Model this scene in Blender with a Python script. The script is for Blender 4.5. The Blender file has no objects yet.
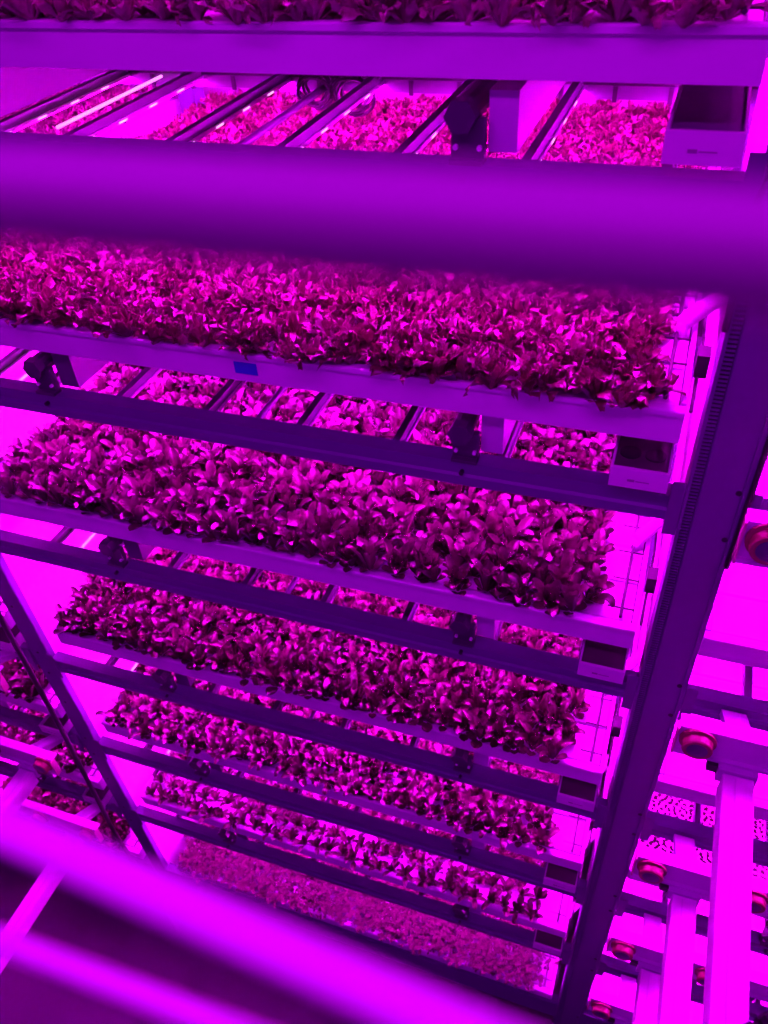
import bpy, math, random
import numpy as np
from mathutils import Matrix, Vector
random.seed(7); rng = np.random.default_rng(7)
sc = bpy.context.scene
C = sc.collection
PI = math.pi

# ------------------------------------------------------------------ materials
def mat(name, col, rough=0.5, metal=0.0, spec=0.5, emit=None, estr=0.0, var=0.0, vscale=8.0, bump=0.0):
    m = bpy.data.materials.new(name); m.use_nodes = True
    nt = m.node_tree; b = nt.nodes['Principled BSDF']
    b.inputs['Base Color'].default_value = (*col, 1)
    b.inputs['Roughness'].default_value = rough
    b.inputs['Metallic'].default_value = metal
    b.inputs['Specular IOR Level'].default_value = spec
    if emit:
        b.inputs['Emission Color'].default_value = (*emit, 1)
        b.inputs['Emission Strength'].default_value = estr
    if var or bump:
        tc = nt.nodes.new('ShaderNodeTexCoord'); nz = nt.nodes.new('ShaderNodeTexNoise')
        nz.inputs['Scale'].default_value = vscale; nz.inputs['Detail'].default_value = 5
        nt.links.new(tc.outputs['Object'], nz.inputs['Vector'])
        if var:
            mx = nt.nodes.new('ShaderNodeMix'); mx.data_type = 'RGBA'
            mx.inputs['A'].default_value = (*[c * (1 - var) for c in col], 1)
            mx.inputs['B'].default_value = (*[min(1, c * (1 + var)) for c in col], 1)
            nt.links.new(nz.outputs['Fac'], mx.inputs['Factor'])
            nt.links.new(mx.outputs['Result'], b.inputs['Base Color'])
        if bump:
            bp = nt.nodes.new('ShaderNodeBump'); bp.inputs['Strength'].default_value = bump
            bp.inputs['Distance'].default_value = 0.002
            nt.links.new(nz.outputs['Fac'], bp.inputs['Height'])
            nt.links.new(bp.outputs['Normal'], b.inputs['Normal'])
    return m

def leaf_mat(name, dark, light, rough, scale, transl=0.25, spec=0.5):
    m = bpy.data.materials.new(name); m.use_nodes = True
    nt = m.node_tree; b = nt.nodes['Principled BSDF']; out = nt.nodes['Material Output']
    tc = nt.nodes.new('ShaderNodeTexCoord'); nz = nt.nodes.new('ShaderNodeTexNoise')
    nz.inputs['Scale'].default_value = scale; nz.inputs['Detail'].default_value = 3
    nt.links.new(tc.outputs['Object'], nz.inputs['Vector'])
    oi = nt.nodes.new('ShaderNodeObjectInfo')
    ad = nt.nodes.new('ShaderNodeMath'); ad.operation = 'MULTIPLY_ADD'
    ad.inputs[1].default_value = 0.45; ad.inputs[2].default_value = -0.22
    nt.links.new(oi.outputs['Random'], ad.inputs[0])
    a2 = nt.nodes.new('ShaderNodeMath'); a2.operation = 'ADD'
    nt.links.new(ad.outputs[0], a2.inputs[0]); nt.links.new(nz.outputs['Fac'], a2.inputs[1])
    rp = nt.nodes.new('ShaderNodeValToRGB')
    rp.color_ramp.elements[0].position = 0.32; rp.color_ramp.elements[0].color = (*dark, 1)
    rp.color_ramp.elements[1].position = 0.68; rp.color_ramp.elements[1].color = (*light, 1)
    nt.links.new(a2.outputs[0], rp.inputs['Fac'])
    nt.links.new(rp.outputs['Color'], b.inputs['Base Color'])
    b.inputs['Roughness'].default_value = rough
    b.inputs['Specular IOR Level'].default_value = spec
    tr = nt.nodes.new('ShaderNodeBsdfTranslucent'); nt.links.new(rp.outputs['Color'], tr.inputs['Color'])
    ms = nt.nodes.new('ShaderNodeMixShader'); ms.inputs[0].default_value = transl
    nt.links.new(b.outputs[0], ms.inputs[1]); nt.links.new(tr.outputs[0], ms.inputs[2])
    nt.links.new(ms.outputs[0], out.inputs['Surface'])
    return m

LED = (0.82, 0.0001, 1.0)
M = {}
M['rail'] = mat('white_powder_coat', (.74, .70, .78), .28, var=.05, vscale=3)
M['beam'] = mat('blue_grey_rack_steel', (.12, .11, .21), .45, var=.10, vscale=5)
M['post'] = mat('grey_rack_post_steel', (.125, .12, .20), .42, var=.10, vscale=5)
M['dark'] = mat('black_plastic', (.012, .011, .014), .45)
M['slot'] = mat('slot_black', (.008, .008, .01), .6)
M['tube'] = mat('black_steel_tube', (.055, .045, .07), .35)
M['white'] = mat('white_plastic', (.86, .84, .88), .35, var=.03, vscale=6)
M['deck'] = mat('white_growing_board', (.88, .86, .88), .45, var=.04, vscale=10)
M['box'] = mat('white_box_plastic', (.72, .68, .74), .4)
M['boxin'] = mat('box_dark_interior', (.07, .05, .06), .5, var=.3, vscale=12)
M['housing'] = mat('lamp_housing_grey', (.11, .09, .14), .4)
M['alu'] = mat('lamp_aluminium_edge', (.62, .58, .66), .35)
M['lens'] = mat('lamp_lens', (.8, .8, .8), .3, emit=LED, estr=205.0)
M['chip'] = mat('lamp_diode', (.9, .9, .9), .3, emit=(1.0, .40, 1.0), estr=1.8)
M['tubelight'] = mat('white_tube', (.9, .9, .9), .3, emit=(1.0, .45, 1.0), estr=.9)
M['wire'] = mat('grey_wire', (.035, .02, .035), .45)
M['red'] = mat('red_polyurethane', (.22, .03, .05), .4)
M['hub'] = mat('dark_hub', (.05, .04, .09), .4)
M['blue'] = mat('blue_tape', (.02, .05, .55), .5)
M['tan'] = mat('tan_end_cap', (.55, .40, .32), .6)
M['arm'] = mat('light_steel', (.58, .54, .64), .38)
M['tubeal'] = mat('aluminium_extrusion', (.68, .64, .72), .33)
M['guardtop'] = mat('handrail_paint_shaded', (.26, .21, .26), .45)  # top bar: weaker light put into a darker colour
M['guard'] = mat('handrail_paint_lit', (.74, .66, .72), .45)  # lower bars: stronger light put into a paler colour
M['floor'] = mat('dark_concrete', (.06, .05, .07), .6, var=.25, vscale=3)
M['wall'] = mat('grey_wall', (.30, .28, .31), .7)
M['ink'] = mat('grey_print', (.30, .24, .30), .5)
M['romaine'] = leaf_mat('romaine_leaf', (.052, .066, .023), (.132, .15, .070), .26, 26, .09, .8)
M['butter'] = leaf_mat('dark_leaf', (.050, .055, .020), (.120, .13, .056), .26, 26, .09, .8)
M['young'] = leaf_mat('young_leaf', (.032, .034, .013), (.075, .075, .032), .40, 26, .06, .4)
M['frill'] = leaf_mat('frilly_leaf', (.14, .115, .045), (.44, .37, .26), .30, 60, .16, .7)
M['micro'] = leaf_mat('micro_leaf', (.014, .014, .006), (.16, .135, .085), .6, 160, .06, .15)
M['plug'] = mat('seedling_dark', (.010, .007, .003), .7, spec=.1)

# ------------------------------------------------------------------ mesh builder
class MB:
    def __init__(s): s.v = []; s.f = []; s.mi = []; s.m = 0
    def add(s, vs, fs):
        n = len(s.v); s.v += [tuple(p) for p in vs]
        s.f += [tuple(n + i for i in f) for f in fs]; s.mi += [s.m] * len(fs)
    def box(s, x0, x1, y0, y1, z0, z1):
        s.add([(x0,y0,z0),(x1,y0,z0),(x1,y1,z0),(x0,y1,z0),(x0,y0,z1),(x1,y0,z1),(x1,y1,z1),(x0,y1,z1)],
              [(3,2,1,0),(4,5,6,7),(0,1,5,4),(1,2,6,5),(2,3,7,6),(3,0,4,7)]); return s
    def prism_x(s, prof, x0, x1):   # prof: list of (y,z), anticlockwise seen from +x
        n = len(prof)
        s.add([(x0,y,z) for y,z in prof] + [(x1,y,z) for y,z in prof],
              [tuple(range(n-1,-1,-1)), tuple(range(n,2*n))] + [(i,(i+1)%n,n+(i+1)%n,n+i) for i in range(n)]); return s
    def prism_y(s, prof, y0, y1):   # prof: list of (x,z), clockwise is fine
        n = len(prof)
        s.add([(x,y0,z) for x,z in prof] + [(x,y1,z) for x,z in prof],
              [tuple(range(n)), tuple(range(2*n-1,n-1,-1))] + [(i,n+i,n+(i+1)%n,(i+1)%n) for i in range(n)]); return s
    def tube(s, pts, r, seg=10, cap=True):
        pts = [Vector(p) for p in pts]; n = len(pts); base = len(s.v); vs = []; up = None
        for i, p in enumerate(pts):
            d = (pts[min(i+1,n-1)] - pts[max(i-1,0)]).normalized()
            if up is None:
                up = Vector((0,0,1)) if abs(d.z) < .9 else Vector((1,0,0))
            a = d.cross(up)
            if a.length < 1e-5: a = d.orthogonal()
            a.normalize(); b = a.cross(d).normalized(); up = b
            rr = r[i] if isinstance(r, (list, tuple)) else r
            for k in range(seg):
                t = 2*PI*k/seg; vs.append(p + a*(rr*math.cos(t)) + b*(rr*math.sin(t)))
        fs = [(i*seg+k, i*seg+(k+1)%seg, (i+1)*seg+(k+1)%seg, (i+1)*seg+k) for i in range(n-1) for k in range(seg)]
        if cap: fs += [tuple(range(seg-1,-1,-1)), tuple((n-1)*seg+k for k in range(seg))]
        s.add(vs, fs); return s
    def lathe_y(s, prof, cx, cz, seg=24):   # prof: (y, r)
        vs = []; n = len(prof)
        for y, r in prof:
            for k in range(seg):
                t = 2*PI*k/seg; vs.append((cx + r*math.cos(t), y, cz + r*math.sin(t)))
        fs = [(i*seg+k, i*seg+(k+1)%seg, (i+1)*seg+(k+1)%seg, (i+1)*seg+k) for i in range(n-1) for k in range(seg)]
        fs += [tuple(range(seg-1,-1,-1)), tuple((n-1)*seg+k for k in range(seg))]
        s.add(vs, fs); return s
    def mesh(s, name, mats, smooth=False):
        me = bpy.data.meshes.new(name); me.from_pydata(s.v, [], s.f)
        for m in (mats if isinstance(mats, (list, tuple)) else [mats]): me.materials.append(m)
        if any(s.mi): me.polygons.foreach_set('material_index', s.mi)
        if smooth: me.polygons.foreach_set('use_smooth', [True]*len(s.f))
        me.update(); return me
    def obj(s, name, mats, parent=None, smooth=False, bevel=0.0):
        o = bpy.data.objects.new(name, s.mesh(name, mats, smooth)); C.objects.link(o)
        if parent is not None:
            o.parent = parent
        if bevel:
            b = o.modifiers.new('edge', 'BEVEL'); b.width = bevel; b.segments = 2; b.limit_method = 'ANGLE'
        return o

def fix_normals(o):
    import bmesh
    bm = bmesh.new(); bm.from_mesh(o.data); bmesh.ops.recalc_face_normals(bm, faces=bm.faces); bm.to_mesh(o.data); bm.free()

def thing(name, label, cat, loc=(0,0,0), group=None):
    o = bpy.data.objects.new(name, None); C.objects.link(o); o.location = loc
    o.empty_display_size = .05
    o['label'] = label; o['category'] = cat
    if group: o['group'] = group
    return o
def tag(o, label, cat, group=None, kind=None):
    o['label'] = label; o['category'] = cat
    if group: o['group'] = group
    if kind: o['kind'] = kind
    return o
def copy_tree(o, parent=None):
    c = o.copy(); C.objects.link(c); c.parent = parent
    for ch in list(o.children): copy_tree(ch, c)
    return c
ORD = ['first','second','third','fourth','fifth','sixth','seventh','eighth','ninth','tenth']
TIER = ['topmost','second','third','fourth','fifth','sixth','lowest']

# ------------------------------------------------------------------ key dimensions (metres)
Z = [.699, 0.0, -.700, -1.420, -2.066, -2.725, -3.523]
PITCH = 2.46
XL = -2.205
DEPTH = 2.10
FLOOR = -4.25
BAYS = {'middle': (XL, 0.0), 'slim': (XL - PITCH, -PITCH), 'thick': (.175, .175 + 2.2)}
BAYTXT = {'middle': 'middle bay', 'slim': 'bay beyond the slim post', 'thick': 'bay beyond the thick slotted post'}

# ------------------------------------------------------------------ setting
o = MB().box(-6.5, 4.5, -4.0, 2.6, FLOOR - .1, FLOOR).obj('floor', M['floor']); o['kind'] = 'structure'
o = MB().box(-6.5, 4.5, 2.35, 2.45, FLOOR, 1.9).obj('wall_back', M['wall']); o['kind'] = 'structure'

# ------------------------------------------------------------------ rack frame
rack = thing('storage_rack', 'purple-lit steel rack frame with thick slotted post, slim post and long load beams', 'rack', (0, 0, FLOOR))
def rpart(mb, name, m, parent=None, **k):
    o = mb.obj(name, m, parent or rack, **k)
    if parent is None: o.location = (0, 0, -FLOOR)
    return o
TOP = 1.75
# thick post
up = rpart(MB().prism_x([(0,FLOOR),(0.11,FLOOR),(0.11,TOP),(0,TOP)], .066, .162), 'upright', M['post'], bevel=.006)
mb = MB().box(.038, .046, -.012, .11, FLOOR, TOP); mb.box(.046, .066, .004, .012, FLOOR, TOP)
mb.obj('flange', M['post'], up)
mb = MB()
z = FLOOR + .05
while z < TOP:
    mb.box(.047, .0655, -.003, .003, z, z + .0042); z += .0098
mb.obj('slotted_strip', M['post'], up)
MB().box(.0462, .0658, .0, .0039, FLOOR, TOP).obj('slot_backing', M['slot'], up)
mb = MB()
for zz in Z:
    for dz in (-.33, -.19): mb.lathe_y([(-.0015,.007),(.0,.007)], .148, zz + dz, 10)
mb.obj('bolt_hole', M['slot'], up)
mb = MB().box(.155, .167, -.008, .02, FLOOR, TOP); mb.obj('edge_lip', M['post'], up)
# slim post
up = rpart(MB().prism_x([(0,FLOOR),(0.035,FLOOR),(0.035,TOP),(0,TOP)], -2.408, -2.312), 'upright', M['beam'], bevel=.006)
mb = MB()
for zz in Z:
    for dz in (-.33, -.19, .1): mb.lathe_y([(-.008,.006),(-.0055,.006)], -2.36, zz + dz, 10)
mb.obj('bolt_hole', M['slot'], up)
for x in (-2.40, .06, 2.46, -4.86):
    rpart(MB().box(x, x + .09, 2.0, 2.09, FLOOR, TOP), 'upright', M['post'], bevel=.005)
for x in (2.46, -4.86):
    rpart(MB().box(x, x + .1, 0, .1, FLOOR, TOP), 'upright', M['post'], bevel=.005)
beam_x = {'middle': (-2.311, .037), 'slim': (-4.76, -2.409), 'thick': (.168, 2.459)}
def beam(x0, x1, zk, front=True):
    if front:
        prof = [(.0,-.300),(.048,-.300),(.048,-.228),(.0,-.228),(.0,-.262),(-.006,-.268),(-.006,-.294)]
        b = rpart(MB().prism_x([(y, zk+z) for y, z in prof], x0, x1), 'beam', M['beam'])
        for xa, xb in ((x0, x0+.030), (x1-.030, x1)):
            e = MB().box(xa, xb, -.010, -.0061, zk-.335, zk-.18).obj('end_plate', M['post'], b)
        return b
    b = rpart(MB().box(x0, x1, .93, .965, zk-.346, zk-.312), 'mid_beam', M['housing'])
    MB().box(x0, x1, .928, .97, zk-.3119, zk-.245).obj('shade_strip', M['dark'], b)  # black strip added for the shade between tray and mid beam
    x = x0 + .1
    while x < x1 and x0 > -3 and x1 < 1 and zk > 0:
        MB().box(x, x+.012, .925, .9299, zk-.352, zk-.314).obj('beam_clip', M['dark'], b); x += .145  # black clips along the front of the mid beam
    return b
for bay, (x0, x1) in beam_x.items():
    for k in range(7):
        if k == 0 and bay == 'slim': continue
        if k < 6:
            beam(x0, x1, Z[k]); beam(x0, x1, Z[k], False)
        rpart(MB().box(x0, x1, 2.03, 2.07, Z[k]-.30, Z[k]-.228), 'rear_beam', M['beam'])
rpart(MB().box(*beam_x['middle'], .0, .05, Z[6]-.30, Z[6]-.12), 'base_beam', M['beam'])
rpart(MB().box(*beam_x['slim'], .0, .05, Z[6]-.30, Z[6]-.12), 'base_beam', M['beam'])
rpart(MB().box(*beam_x['thick'], .0, .05, Z[6]-.30, Z[6]-.12), 'base_beam', M['beam'])
# cross members resting on the beams: black round tube with hex cap, light channel beside it
def cross(x, zk, wide):
    zc = zk - .145
    t = rpart(MB().tube([(x, .0, zc), (x, 2.05, zc)], .027, 14), 'cross_tube', M['tube'], smooth=False)
    MB().tube([(x, -.008, zc), (x, .02, zc)], .031, 6).obj('hex_cap', M['tube'], t)
    mb = MB().box(x-.022, x+.042, .012, .030, zk-.228, zk-.150); mb.box(x-.022, x+.042, -.004, .030, zk-.2279, zk-.219)
    mb.obj('bracket_plate', M['tube'], t)
    mb = MB(); mb.lathe_y([(.004,.005),(.012,.005)], x+.034, zk-.2, 8); mb.lathe_y([(.004,.005),(.012,.005)], x-.012, zk-.2, 8)
    mb.obj('bracket_bolt', M['white'], t)
    MB().lathe_y([(-.012,.006),(-.0,.006)], x+.006, zk-.255, 8).obj('beam_bolt', M['dark'], t)
    rpart(MB().box(x+.043, x+.043+wide, .04, 2.02, zk-.215, zk-.110), 'cross_channel', M['arm' if wide < .058 else 'housing'])
for bay, off in (('middle', 0), ('slim', -PITCH), ('thick', PITCH)):
    for k in range(6):
        if bay == 'slim' and k == 0: continue
        for x, w in ((-.493, .055), (-1.745, .06)):
            cross(x + off, Z[k], w)

# ------------------------------------------------------------------ trays
def tray(bay, k, label):
    x0, x1 = BAYS[bay]; zk = Z[k]
    y0 = 0.0 if bay != 'thick' else .03
    t = thing('growing_tray', label, 'tray', (0, 0, zk - .085))
    L = lambda mb, name, m, **kw: mb.obj(name, m, t, **kw)
    h = .085
    def b(x0_, x1_, ya, yb, za, zb): return MB().box(x0_, x1_, ya, yb, za + h, zb + h)
    # front rail: face, lip line, rolled top
    prof = [(y0+.004,-.085),(y0+.022,-.085),(y0+.022,.0),(y0,.0),(y0-.004,-.003),(y0-.004,-.013),(y0+.004,-.016)]
    f = MB().prism_x([(y, z + h) for y, z in prof], x0, x1)
    L(f, 'front_rail', M['rail'])
    L(b(x0, x1, DEPTH - .02, DEPTH, -.085, .0), 'rear_rail', M['rail'])
    bed = MB().box(x0+.014, x1-.012, y0+.0225, DEPTH-.021, -.030+h, -.012+h)
    # growing boards laid side by side on the bed: seams run along the tray
    bd = L(bed, 'bed', M['tube'])
    mb = MB(); y = y0 + .03
    while y < DEPTH - .05:
        mb.box(x0+.018, x1-.016, y, min(y+.143, DEPTH-.025), -.0119+h, -.004+h); y += .152
    mb.obj('growing_board', M['deck'], bd)
    for xa, xb in ((x0, x0+.0135), (x1-.0115, x1)):
        L(b(xa, xb, y0+.0225, DEPTH-.021, -.085, .006), 'side_rail', M['rail'])
    mb = MB(); y = y0 + .12
    while y < 1.8:
        mb.box(x0-.001, x0+.0145, y, y+.06, -.02+h, .0061+h); y += .17
    L(mb, 'side_groove', M['slot'])
    if bay != 'thick':
        w = MB().tube([(x1-.046, y0+.025, .012+h), (x1-.046, 1.9, .012+h)], .0045, 8)
        y = y0 + .06
        while y < 1.85:
            w.tube([(x1-.085, y, .012+h), (x1-.012, y, .012+h)], .003, 6); y += .115
        L(w, 'wire_rack', M['wire'])
        p = MB().tube([(x1-.038, .33, .03+h), (x1-.02, .36, .035+h), (x1+.02, .44, .035+h), (x1+.06, .50, .035+h)], .020, 14)
        p.tube([(x1-.038, .33, .032+h), (x1-.038, .33, -.01+h)], .016, 12)
        L(p, 'drain_pipe', M['white'], smooth=True)
        L(b(x1+.005, x1+.033, .16, .21, -.01, .045), 'cable_clip', M['dark'])
        q = MB()
        for yy in (.3, .7, 1.1):
            q.tube([(x1+.012, yy-.25, -.03+h), (x1+.016, yy, .015+h), (x1+.012, yy+.2, -.02+h)], .004, 6)
        L(q, 'feed_cable', M['dark'])
    return t
for k in range(7):
    what = ['frilly lettuce', 'frilly lettuce and a blue sticker', 'cupped green lettuce heads', 'upright dark lettuce heads', 'ruffled dark lettuce heads', 'spaced young plants', 'fine microgreens'][k]
    t = tray('middle', k, f'{TIER[k]} long white tray of the middle bay, filled with {what}')
    if k == 1:
        mb = MB().box(-1.083, -1.020, .0015, .0038, .085-.062, .085-.030)
        s = mb.obj('sticker', M['blue'], t); s['label'] = 'small blue sticker'
for k in range(1, 7):
    tray('slim', k, f'{TIER[k]} white tray in the bay beyond the slim post')
for k in range(0, 7):
    tray('thick', k, f'{TIER[k]} white tray beyond the thick slotted post, ' + ('dotted with tiny seedlings' if k == 4 else 'with bare white boards'))

# white sheets hung between the bays, behind the posts
for x, l in ((.085, 'white plastic sheet hung behind the thick slotted post'), (-2.372, 'white plastic sheet hung behind the slim post')):
    s = MB().box(x, x + .006, .125 if x > 0 else .05, 1.98, FLOOR + .25, 1.3 if x > 0 else -.06).obj('splash_sheet', M['white']); tag(s, l, 'sheet')

# ------------------------------------------------------------------ end boxes under each tray
def endbox(bay, k):
    x1 = BAYS[bay][1] - .004; x0 = x1 - .128; zk = Z[k]
    fan = bay == 'middle' and k == 1
    if bay == 'middle':
        lab = f'white open-topped box with dark inside under the end of the {TIER[k]} middle-bay tray'
    else:
        lab = f'white box with dark inside at the end of the {TIER[k]} tray beyond the slim post'
    t = thing('end_box', lab, 'box', (0, 0, zk - .196))
    h = .196
    mb = MB()
    mb.box(x0, x1, -.036, -.028, -.196+h, -.143+h)            # front plate
    mb.box(x0, x1, .60, .606, -.196+h, -.143+h)
    mb.box(x0, x0+.005, -.028, .60, -.196+h, -.143+h); mb.box(x1-.005, x1, -.028, .60, -.196+h, -.143+h)
    mb.box(x0+.005, x1-.005, -.028, .60, -.196+h, -.190+h)
    mb.obj('box_shell', M['box'], t)
    MB().box(x0+.005, x1-.005, -.0279, .5999, -.1899+h, (-.150 if fan else -.160)+h).obj('inner_panel', M['boxin' if k else 'housing'], t)
    if fan:
        for cx in (x0+.036, x1-.036):
            f = MB().tube([(cx, .035, -.1499+h), (cx, .035, -.1465+h)], .024, 20).obj('fan_opening', M['slot'], t)
    m2 = MB().box(x0+.040, x0+.056, -.0372, -.0361, -.177+h, -.171+h); m2.box(x0+.058, x0+.088, -.0372, -.0361, -.1755+h, -.1735+h)
    m2.obj('printed_mark', M['ink'], t)
for k in range(6): endbox('middle', k)
for k in range(2, 6): endbox('slim', k)

# ------------------------------------------------------------------ LED light bars
BX = [-.13, -.42, -.71, -1.0, -1.30, -1.60, -1.87, -2.11]
def make_bar():
    t = bpy.data.objects.new('led_light_bar', None); C.objects.link(t); t.empty_display_size = .05
    prof = [(-.010, .030), (-.014, .004), (.014, .004), (.010, .030)]
    h = MB().prism_y(prof, .06, 2.0).obj('housing', M['housing'], t); fix_normals(h)
    e = MB().box(.0142, .0178, .06, 2.0, .0, .010).obj('side_flange', M['alu'], t)
    MB().box(-.013, .013, .07, 1.99, -.002, .0035).obj('light_strip', M['lens'], t)
    return t
bar0 = make_bar(); first = True
for bay, off in (('middle', 0), ('slim', -PITCH), ('thick', PITCH)):
    for k in range(6):
        if bay == 'slim' and k == 0: continue
        for i, x in enumerate(BX):
            if first: b = bar0; first = False
            else: b = copy_tree(bar0)
            b.location = (x + off, 0, Z[k] - .325)
            if bay == 'middle' and k == 0 and i:
                y = .30
                while y < .92:
                    MB().box(.0180, .0188, y, y + .04, .001, .005).obj('diode', M['chip'], b); y += .155
            b['label'] = f'LED bar under {TIER[k]} tray {dict(middle="of middle bay", slim="past slim post", thick="past slotted post")[bay]}, {ORD[i]} from its box end'
            b['category'] = 'light'; b['group'] = f'LED light bars under the {TIER[k]} tray, {BAYTXT[bay]}'
# thin dark pipe and white tube between the bars of the middle bay
for k in range(6):
    o = MB().tube([(-1.15, .06, 0), (-1.15, .92, 0)], .010, 8).obj('irrigation_pipe', M['housing'], smooth=True)
    o.location = (0, 0, Z[k] - .325)
    tag(o, f'thin dark pipe between the light bars under the {TIER[k]} middle-bay tray', 'pipe')
    o = MB().tube([(-1.73 if k == 0 else -2.0, .38 if k == 0 else .10, 0), (-1.73 if k == 0 else -2.0, .92, 0)], .0045, 10).obj('tube_lamp', M['tubelight'], smooth=True)
    o.location = (0, 0, Z[k] - .318)
    tag(o, f'thin white tube lamp by the sheet end under the {TIER[k]} middle-bay tray', 'lamp')

# ------------------------------------------------------------------ plants
def leaf_grid(az, L, W, lean0, lean1, cup, nu=6, nv=3, wav=0.0, r0=.004, twist=0.0, tipcurl=0.0):
    """vertices (nu x nv) of one leaf that starts at the plant's axis, leaning outward from lean0 to lean1 (radians from vertical)"""
    r, z, t0 = r0, 0.0, 0.0; out = []
    tt = 1 - (1 - np.linspace(0, 1, nu))**1.55
    prof = np.interp(tt, [0,.22,.42,.6,.78,.9,.97,1], [.22,.34,.72,.98,1.0,.80,.50,.16])
    for i in range(nu):
        t = tt[i]; dl = L*(t - t0); t0 = t
        a = lean0 + (lean1-lean0)*t + tipcurl*max(0, (t-.5)*2)**1.4
        if i: r += dl*math.sin(a); z += dl*math.cos(a)
        for j in range(nv):
            s = -1 + 2*j/(nv-1)
            w = W*prof[i]*s*.5
            c = cup*W*prof[i]*(s*s)*.5
            rr = r - c*math.cos(a); zz = z + c*math.sin(a)
            if wav: 
                q = wav*(abs(s)**.7)*t
                rr += q*rng.normal(); zz += q*rng.normal(); w += q*.6*rng.normal()
            out.append((rr, w, zz))
    P = np.array(out); ca, sa = math.cos(az), math.sin(az)
    V = np.stack([P[:,0]*ca - P[:,1]*sa, P[:,0]*sa + P[:,1]*ca, P[:,2]], 1)
    F = [(i*nv+j, i*nv+j+1, (i+1)*nv+j+1, (i+1)*nv+j) for i in range(nu-1) for j in range(nv-1)]
    return V, np.array(F)
def head(kind):
    Vs, Fs, n = [], [], 0
    def put(V, F):
        nonlocal n
        Vs.append(V); Fs.append(F + n); n += len(V)
    az = rng.uniform(0, 6.28)
    if kind in ('romaine', 'butter', 'ruffled'):      # low outer leaves that close the canopy
        for i in range(5):
            az += 1.26 + rng.normal()*.2
            put(*leaf_grid(az, .047*rng.uniform(.8,1.2), .032*rng.uniform(.8,1.2), .85, 1.15+rng.normal()*.15, .4, nu=7, nv=5, tipcurl=rng.uniform(-.5,.3)))
    if kind == 'romaine':
        for i in range(12):
            t = i/11; az += 2.4 + rng.normal()*.2
            put(*leaf_grid(az, (.078+.026*(1-t))*rng.uniform(.85,1.15), .030*rng.uniform(.85,1.2), .55-.45*t, .30-.45*t+rng.normal()*.12, .65, nu=9, nv=5, tipcurl=rng.uniform(-.1,1.9)*(1.15-.5*t)))
    elif kind == 'butter':
        for i in range(12):
            t = i/11; az += 2.4 + rng.normal()*.25
            put(*leaf_grid(az, (.072+.026*(1-t))*rng.uniform(.8,1.2), .024*rng.uniform(.8,1.25), .55-.45*t, .25-.40*t+rng.normal()*.15, .75, nu=9, nv=5, tipcurl=rng.uniform(-.1,2.0)*(1.15-.5*t)))
    elif kind == 'ruffled':
        for i in range(10):
            t = i/9; az += 2.4 + rng.normal()*.25
            put(*leaf_grid(az, (.060+.030*(1-t))*rng.uniform(.8,1.2), .027*rng.uniform(.8,1.25), .65-.5*t, .45-.45*t+rng.normal()*.2, .5, nu=8, nv=5, wav=.002, tipcurl=rng.uniform(.3,2.4)*(1.15-.5*t)))
    elif kind == 'young':
        for i in range(13):
            t = i/12; az += 2.4 + rng.normal()*.3
            put(*leaf_grid(az, (.050+.020*(1-t))*rng.uniform(.8,1.2), .023*rng.uniform(.8,1.2), .95-.85*t, .65-.5*t+rng.normal()*.2, .6, nu=7, nv=5, tipcurl=rng.uniform(.1,1.6)*(1.15-.5*t)))
    elif kind == 'frilly':
        for i in range(26):
            t = i/25; az += 2.4 + rng.normal()*.4
            put(*leaf_grid(az, (.042+.030*(1-t)*rng.uniform(0,1)+.025*t)*rng.uniform(.75,1.2), .020*rng.uniform(.7,1.4), 1.0-.95*t, .7-.5*t+rng.normal()*.5, .3, nu=6, nv=4, wav=.0062, tipcurl=rng.uniform(-.6,1.3)))
    elif kind == 'micro':
        for i in range(5):
            az += 1.3 + rng.normal()*.4
            V, F = leaf_grid(az, .026*rng.uniform(.7,1.2), .017, 1.0, 1.5, .3, nu=4, nv=3, wav=.0015)
            V = V + np.array([0,0,rng.uniform(.012,.045)]) + np.array([rng.normal()*.005, rng.normal()*.005, 0]); put(V, F)
    elif kind == 'seedling':
        for i in range(4):
            az += 1.57
            put(*leaf_grid(az, .0115, .0095, 1.1, 1.4, .2, nu=3, nv=3))
    V = np.concatenate(Vs); F = np.concatenate(Fs)
    return V, F
def np_mesh(name, V, F, m, smooth=True):
    me = bpy.data.meshes.new(name); n = len(F)
    me.vertices.add(len(V)); me.vertices.foreach_set('co', np.ascontiguousarray(V, dtype=np.float32).ravel())
    me.loops.add(n*4); me.loops.foreach_set('vertex_index', np.ascontiguousarray(F, dtype=np.int32).ravel())
    me.polygons.add(n); me.polygons.foreach_set('loop_start', np.arange(0, n*4, 4, dtype=np.int32))
    me.materials.append(m); me.update(calc_edges=True); me.validate()
    me.polygons.foreach_set('use_smooth', [smooth]*len(me.polygons))
    return me
def xf(V, x, y, z, rz, s, sz=1.0, tilt=(0,0)):
    c, n = math.cos(rz), math.sin(rz)
    W = np.stack([(V[:,0]*c - V[:,1]*n)*s, (V[:,0]*n + V[:,1]*c)*s, V[:,2]*s*sz], 1)
    W[:,0] += W[:,2]*tilt[0]; W[:,1] += W[:,2]*tilt[1]
    return W + np.array([x, y, z])
def mass(name, protos, spots, m, label, cat, loc):
    Vs, Fs, n = [], [], 0
    for x, y, rz, s, sz, tl, pi in spots:
        V, F = protos[pi]; Vs.append(xf(V, x, y, 0, rz, s, sz, tl)); Fs.append(F + n); n += len(V)
    o = bpy.data.objects.new(name, np_mesh(name, np.concatenate(Vs), np.concatenate(Fs), m)); C.objects.link(o)
    o.location = loc; tag(o, label, cat, kind='stuff'); return o
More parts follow.
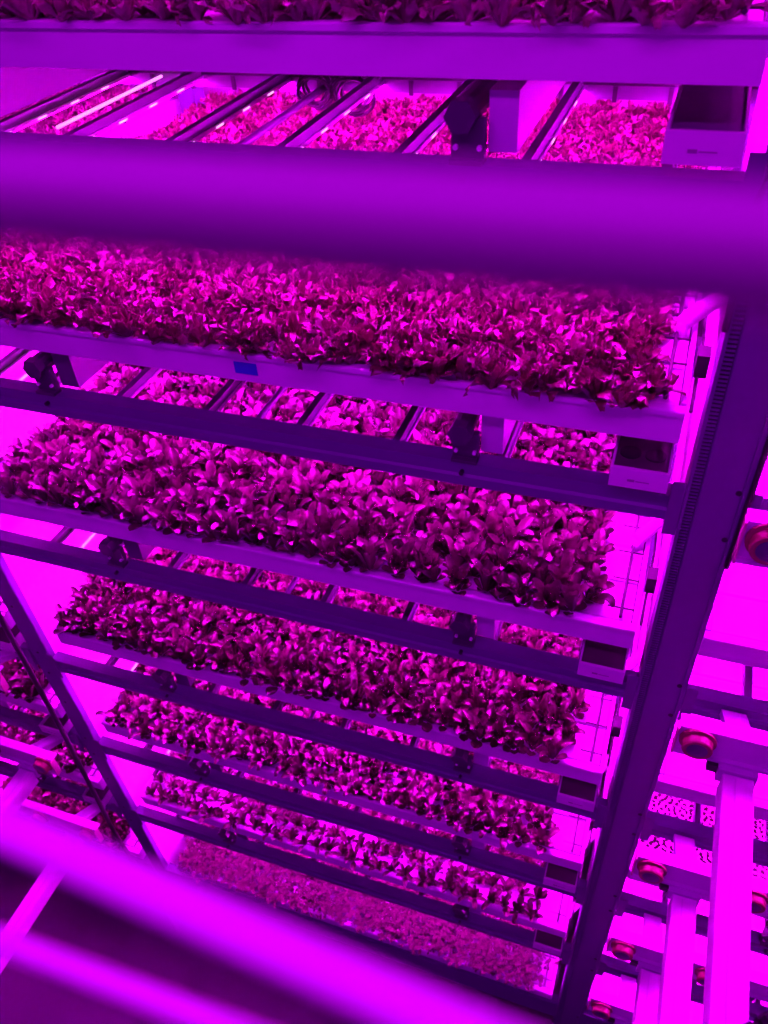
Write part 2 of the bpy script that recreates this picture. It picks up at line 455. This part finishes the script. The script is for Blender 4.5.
def grid_spots(x0, x1, y0, y1, px, py, np_, jit=.12, off=.25, smin=.88, smax=1.15, tilt=.15):
    out = []; nr = int((y1-y0)/py); nc = int((x1-x0)/px)
    for r in range(nr):
        for c in range(nc):
            out.append((x0 + px*(c+.5+(off if r % 2 else -off)) + random.gauss(0, px*jit), y0 + py*(r+.5) + random.gauss(0, py*jit), random.uniform(0, 2*PI),
                        random.uniform(smin, smax), random.uniform(.9, 1.15), (random.gauss(0, tilt), random.gauss(0, tilt)), random.randrange(np_)))
    return out
BT = -.004    # top of the growing boards, from the tray's rim
# tiers 0 and 1: one tangled canopy of frilly lettuce each
PF = [head('frilly') for _ in range(8)]
sp = grid_spots(-2.19, -.075, -.012, 2.05, .057, .057, 8, jit=.22, smin=.85, smax=1.25)
fr1 = mass('frilly_lettuce', PF, sp, M['frill'], 'dense frilly lettuce canopy covering the second tray, below the blurred handrail', 'lettuce', (0, 0, Z[1]+BT))
fr0 = fr1.copy(); C.objects.link(fr0); fr0.location = (0, 0, Z[0]+BT)
tag(fr0, 'dark frilly lettuce fringe on the topmost tray at the picture edge', 'lettuce', kind='stuff')
fr2 = fr1.copy(); C.objects.link(fr2); fr2.location = (-PITCH, 0, Z[1]+BT)
tag(fr2, 'bright frilly lettuce canopy on the second tray beyond the slim post', 'lettuce', kind='stuff')
# counted heads: the front rows are single plants, what stands behind them is one mass
def crop(kind, name, k, px, py, m, label, masslabel, off=.25, x0=-2.17, x1=-.085, y0=-.012, y1=2.05, nmax=300, s=1.0, tilt=.12, jit=.1):
    protos = [head(kind) for _ in range(7)]
    meshes = [np_mesh(name, V, F, m) for V, F in protos]
    spots = grid_spots(x0, x1, y0, y1, px, py, 7, jit=jit, tilt=tilt, off=off)
    for j, (x, y, rz, sx, sz, tl, pi) in enumerate(spots[:nmax]):
        o = bpy.data.objects.new(name, meshes[pi]); C.objects.link(o)
        o.location = (x, y, Z[k]+BT); o.scale = (sx*s, sx*s, sx*s*sz); o.rotation_euler = (-tl[1], tl[0], rz)
        tag(o, label, 'lettuce', group=label)
    if spots[nmax:]:
        mass(name, protos, [(a, b, c, d*s, e, f, g) for a, b, c, d, e, f, g in spots[nmax:]], m, masslabel, 'lettuce', (0, 0, Z[k]+BT))
crop('romaine', 'romaine_lettuce', 2, .066, .066, M['romaine'], 'cupped bright romaine lettuce head among the rows on the third tray', 'romaine lettuce rows deep behind the load beam on the third tray', nmax=297)
crop('butter', 'upright_lettuce', 3, .064, .064, M['butter'], 'upright dark lettuce head among the rows on the fourth tray', 'upright dark lettuce rows deep behind the load beam on the fourth tray', nmax=297)
crop('ruffled', 'ruffled_lettuce', 4, .068, .070, M['butter'], 'ruffled dark lettuce head among the rows on the fifth tray', 'ruffled dark lettuce rows deep behind the load beam on the fifth tray', nmax=297)
crop('young', 'young_lettuce', 5, .066, .072, M['young'], 'small young lettuce standing apart on white boards of the sixth tray', 'young lettuce rows deep behind the load beam on the sixth tray', nmax=288, jit=.06, off=0, s=.92)
PM = [head('micro') for _ in range(6)]
mass('microgreens', PM, grid_spots(-2.18, -.085, .0, 2.05, .022, .022, 6, jit=.3, smin=.7, smax=1.3, tilt=.5), M['micro'], 'fine carpet of microgreens on the lowest tray of the middle bay', 'microgreens', (0, 0, Z[6]+BT))
# bay beyond the slim post
xs = BAYS['slim']
def side(kind, name, k, label, px):
    protos = [head(kind) for _ in range(5)]; meshes = [np_mesh(name, V, F, M['butter']) for V, F in protos]
    spots = grid_spots(-3.5, xs[1]-.07, -.012, 1.25, px, px, 5, smin=1.05, smax=1.3)
    near = [q for q in spots if q[0] > -3.25 and q[1] < .48]; far = [q for q in spots if not (q[0] > -3.25 and q[1] < .48)]
    for x, y, rz, sx, sz, tl, pi in near:
        o = bpy.data.objects.new(name, meshes[pi]); C.objects.link(o)
        o.location = (x, y, Z[k]+BT); o.scale = (sx, sx, sx*sz); o.rotation_euler = (-tl[1], tl[0], rz)
        tag(o, label, 'lettuce', group=label)
    mass(name, protos, far, M['butter'], f'lettuce rows set back on the {TIER[k]} tray beyond the slim post', 'lettuce', (0, 0, Z[k]+BT))
side('butter', 'small_lettuce', 3, 'small lettuce head on the fourth tray beyond the slim post', .066)
side('butter', 'small_lettuce', 4, 'small lettuce head on the fifth tray beyond the slim post', .066)
side('ruffled', 'small_lettuce', 5, 'small lettuce head on the sixth tray beyond the slim post', .066)
side('butter', 'small_lettuce', 6, 'small lettuce head on the lowest tray beyond the slim post', .066)
mass('microgreens', PM, grid_spots(-4.2, xs[1]-.09, .03, 2.05, .03, .03, 6, jit=.3), M['micro'], 'reddish microgreens on the third tray beyond the slim post', 'microgreens', (0, 0, Z[2]+BT))
# seedlings beyond the thick post
PS = [head('seedling') for _ in range(5)]
mass('seedlings', PS, grid_spots(.21, 2.33, .06, 2.05, .0275, .040, 5, jit=.05, off=0, tilt=.05, smin=1.45, smax=1.75), M['plug'], 'rows of tiny dark seedlings dotting the white boards beyond the thick post', 'seedlings', (0, 0, Z[4]+BT))

# ------------------------------------------------------------------ roller rails in front of the side bays
def transfer(k, side):
    zk = Z[k]; sgn = 1 if side == 'thick' else -1
    X = (lambda x: x) if sgn > 0 else (lambda x: -2.225 - x)
    post = 'thick slotted post' if sgn > 0 else 'slim post'
    t = thing('roller_rail', f'bright roller rail on arms beside the {post}, just under the {TIER[k]} tray level', 'rail', (0, 0, zk - .30))
    h = .30
    def bx(x0, x1, y0, y1, z0, z1, mb=None):
        a, b = sorted((X(x0), X(x1))); return (mb or MB()).box(a, b, y0, y1, z0+h, z1+h)
    mb = bx(.15, 1.5, -.200, -.192, -.205, -.10); bx(.15, 1.5, -.192, -.160, -.108, -.10, mb); bx(.15, 1.5, -.212, -.2001, -.205, -.195, mb)
    mb.obj('guide_rail', M['tubeal'], t)
    bx(.145, .1499, -.214, -.186, -.207, -.095).obj('end_plate', M['tan'], t)
    for x in (.20, .50, .95):
        cx, cz = X(x), -.136+h
        w = MB().lathe_y([(-.238,.022),(-.240,.030),(-.240,.036),(-.236,.038),(-.216,.038),(-.213,.046),(-.206,.046),(-.203,.040),(-.2005,.02)], cx, cz, 28).obj('guide_wheel', M['red'], t, smooth=False)
        fix_normals(w)
        hb = MB().lathe_y([(-.2435,.010),(-.2405,.026),(-.2395,.026)], cx, cz, 20).obj('hub', M['hub'], w); fix_normals(hb)
    # arms from the load beam
    for x in (.24, 1.0):
        a, b = sorted((X(x+.03), X(x+.095)))
        mb = MB()
        prof = [(-.192,-.150),(-.010,-.262),(-.010,-.236),(-.192,-.109)]
        mb.prism_x([(y, z+h) for y, z in prof], a, b)
        o = mb.obj('arm', M['arm'], t); fix_normals(o)
    # extrusions running out across the aisle
    for x in (.278, 1.1):
        mb = bx(x, x+.078, -1.62, -.23, -.295, -.214)
        s = mb.obj('side_tube', M['tubeal'], t, bevel=.004)
        bx(x+.030, x+.034, -1.62, -.24, -.2139, -.2125).obj('tube_seam', M['arm'], s)
        bx(x-.012, x+.085, -.229, -.150, -.260, -.2051).obj('tube_bracket', M['arm'], s)
        bx(x-.040, x-.013, -.222, -.200, -.235, -.206).obj('latch', M['dark'], s)
    return t
for k in range(1, 6): transfer(k, 'thick')
for k in range(2, 6): transfer(k, 'slim')

# ------------------------------------------------------------------ cables, coils, chain
def cable(pts, r, name, label, cat='cable', m='dark'):
    o = MB().tube(pts, r, 8).obj(name, M[m], smooth=True); tag(o, label, cat); return o
cable([(-2.25, -.15, 1.0), (-2.24, -.15, -1.2), (-2.262, -.15, -1.9), (-2.32, -.15, -2.9), (-2.33, -.12, FLOOR+.01)], .011, 'hanging_cable', 'dark cable hanging in front of the slim post')
cable([(.176, -.02, 1.2), (.176, -.02, .4), (.172, -.018, -.1), (.168, -.016, -.4)], .007, 'hanging_cable', 'thin black cable running down the edge of the thick slotted post')
cable([(.085, .02, .78), (.045, -.02, .64), (.035, -.02, .58), (.05, -.02, .50), (.034, -.02, .44), (.036, -.014, .2)], .007, 'looped_cable', 'kinked black cable beside the topmost tray end')
def coil(x, zc, label, w):
    mb = MB()
    for i in range(5):
        pts = []; ph = random.uniform(-.3, .3); a = w*random.uniform(.8, 1.1); b = .036*random.uniform(.8, 1.25); dx = random.uniform(-.012, .012)
        for j in range(19):
            t = 2*PI*j/18
            pts.append((x + dx + a*math.cos(t) + ph*.03*math.sin(2*t), .84 + .012*i + .01*math.sin(3*t+i), zc + b*math.sin(t) - .0035*i*(1-math.sin(t))))
        mb.tube(pts, .0048, 6)
    mb.tube([(x-w, .86, zc+.01), (x-w*1.3, .91, zc+.035), (x-w*2.0, .915, zc+.04)], .0055, 6)
    mb.tube([(x+w, .86, zc+.01), (x+w*1.4, .91, zc+.035), (x+w*2.2, .915, zc+.04)], .0055, 6)
    o = mb.obj('cable_coil', M['dark'], smooth=True); tag(o, label, 'cable'); return o
coil(-1.175, .374, 'loose black cable coil under the topmost tray, nearer the slim post', .046)
coil(-1.055, .371, 'loose black cable coil under the topmost tray, nearer the hex-capped tube', .050)
chain = thing('cable_chain', 'dark ribbed cable chain close to the camera at the bottom corner', 'cable chain', (.2, -1.05, -.3))
d = Vector((.16, .15, 0)).normalized(); n = Vector((-d.y, d.x, 0))
for i in range(12):
    p = d*(-.13 + i*.028) + n*(-.045)
    mb = MB(); 
    for (u0, u1, v0, v1, z0, z1) in ((-.011,.011,-.03,.03,-.012,.012), (-.015,.003,-.034,-.0301,-.016,.016), (-.015,.003,.0301,.034,-.016,.016), (-.004,.004,-.03,.03,.0121,.017)):
        vs = [p + d*u + n*v + Vector((0,0,zz)) for zz in (z0,z1) for (u,v) in ((u0,v0),(u1,v0),(u1,v1),(u0,v1))]
        mb.add(vs, [(3,2,1,0),(4,5,6,7),(0,1,5,4),(1,2,6,5),(2,3,7,6),(3,0,4,7)])
    mb.obj('link', M['dark'], chain)

# ------------------------------------------------------------------ camera
CAM = Vector((-.0664928, -1.53242741, .97984256))
R = Matrix(((0.9433, 0.3274, -0.0549), (0.1845, -0.6546, -0.7331), (-0.276, 0.6814, -0.6779)))   # rows: right, down, forward
cd = bpy.data.cameras.new('camera'); cam = bpy.data.objects.new('camera', cd); C.objects.link(cam)
rt = Vector(R[0]).normalized(); fw = Vector(R[2]); fw = (fw - rt*fw.dot(rt)).normalized(); upv = rt.cross(fw)
m4 = Matrix((rt, upv, -fw)).transposed().to_4x4(); m4.translation = CAM
cam.matrix_world = m4
cd.sensor_fit = 'AUTO'; cd.sensor_width = 36.0; cd.lens = 800.48/1024*36.0
cd.shift_x = -(392.89-384)/1024; cd.shift_y = (541.21-512)/1024
cd.clip_start = .01
cd.dof.use_dof = True; cd.dof.focus_distance = 2.2; cd.dof.aperture_fstop = 3.7
sc.camera = cam

# ------------------------------------------------------------------ guard rail of the platform the photo was taken from
g = thing('guard_rail', 'out-of-focus guard rail of round bars right in front of the camera', 'railing', (0, CAM.y + .1, CAM.z - .5))
def grail(a, b, r, m, name):      # a, b: offsets (y, z) of the two ends from the eye point
    MB().tube([(-1.2, a[0]-.1, a[1]+.5), (1.0, b[0]-.1, b[1]+.5)], r, 24).obj(name, M[m], g, smooth=True)
TR, MR, LR = ((.121, -.0498), (.121, -.0498)), ((.1208, -.1742), (-.013, -.2109)), ((.0387, -.2575), (.0617, -.2527))
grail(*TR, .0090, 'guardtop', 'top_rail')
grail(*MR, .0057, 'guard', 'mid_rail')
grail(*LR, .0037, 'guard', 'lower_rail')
for i, x in enumerate((-1.2, 1.0)):
    pts = [(x, p[i][0]-.1, p[i][1]+.5) for p in (TR, MR, LR)]
    MB().tube(pts + [(x, pts[-1][1], -.6)], .0036, 16).obj('rail_post', M['guard'], g, smooth=True)

# ------------------------------------------------------------------ light
w = bpy.data.worlds.new('world'); sc.world = w; w.use_nodes = True
bg = w.node_tree.nodes['Background']; bg.inputs[0].default_value = (.36, .0004, 1.0, 1); bg.inputs[1].default_value = .045
def area(name, loc, rot, sx, sy, power, col):
    l = bpy.data.lights.new(name, 'AREA'); l.shape = 'RECTANGLE'; l.size = sx; l.size_y = sy; l.energy = power; l.color = col
    o = bpy.data.objects.new(name, l); C.objects.link(o); o.location = loc; o.rotation_euler = rot; return o
# glow of the lit rack on the other side of the aisle
for i, z in enumerate((.9, -.3, -1.5, -2.7)):
    area('opposite_rack_glow', (-.8, -3.3, z), (PI/2, 0, 0), 4.5, .35, 9, (.50, .0004, 1.0))
area('aisle_lamp', (-.6, -1.62, 2.3), (0, 0, 0), 3.0, .25, 68, (.60, .0004, 1.0))

area('upper_tray_lamp', (-1.1, 1.0, 1.08), (0, 0, 0), 2.1, 1.8, 140, (.82, .0001, 1.0))

vs = sc.view_settings
sc.display_settings.display_device = 'sRGB'
vs.view_transform = 'Standard'; vs.look = 'None'; vs.gamma = 1.0; vs.use_curve_mapping = False; vs.exposure = 0.0
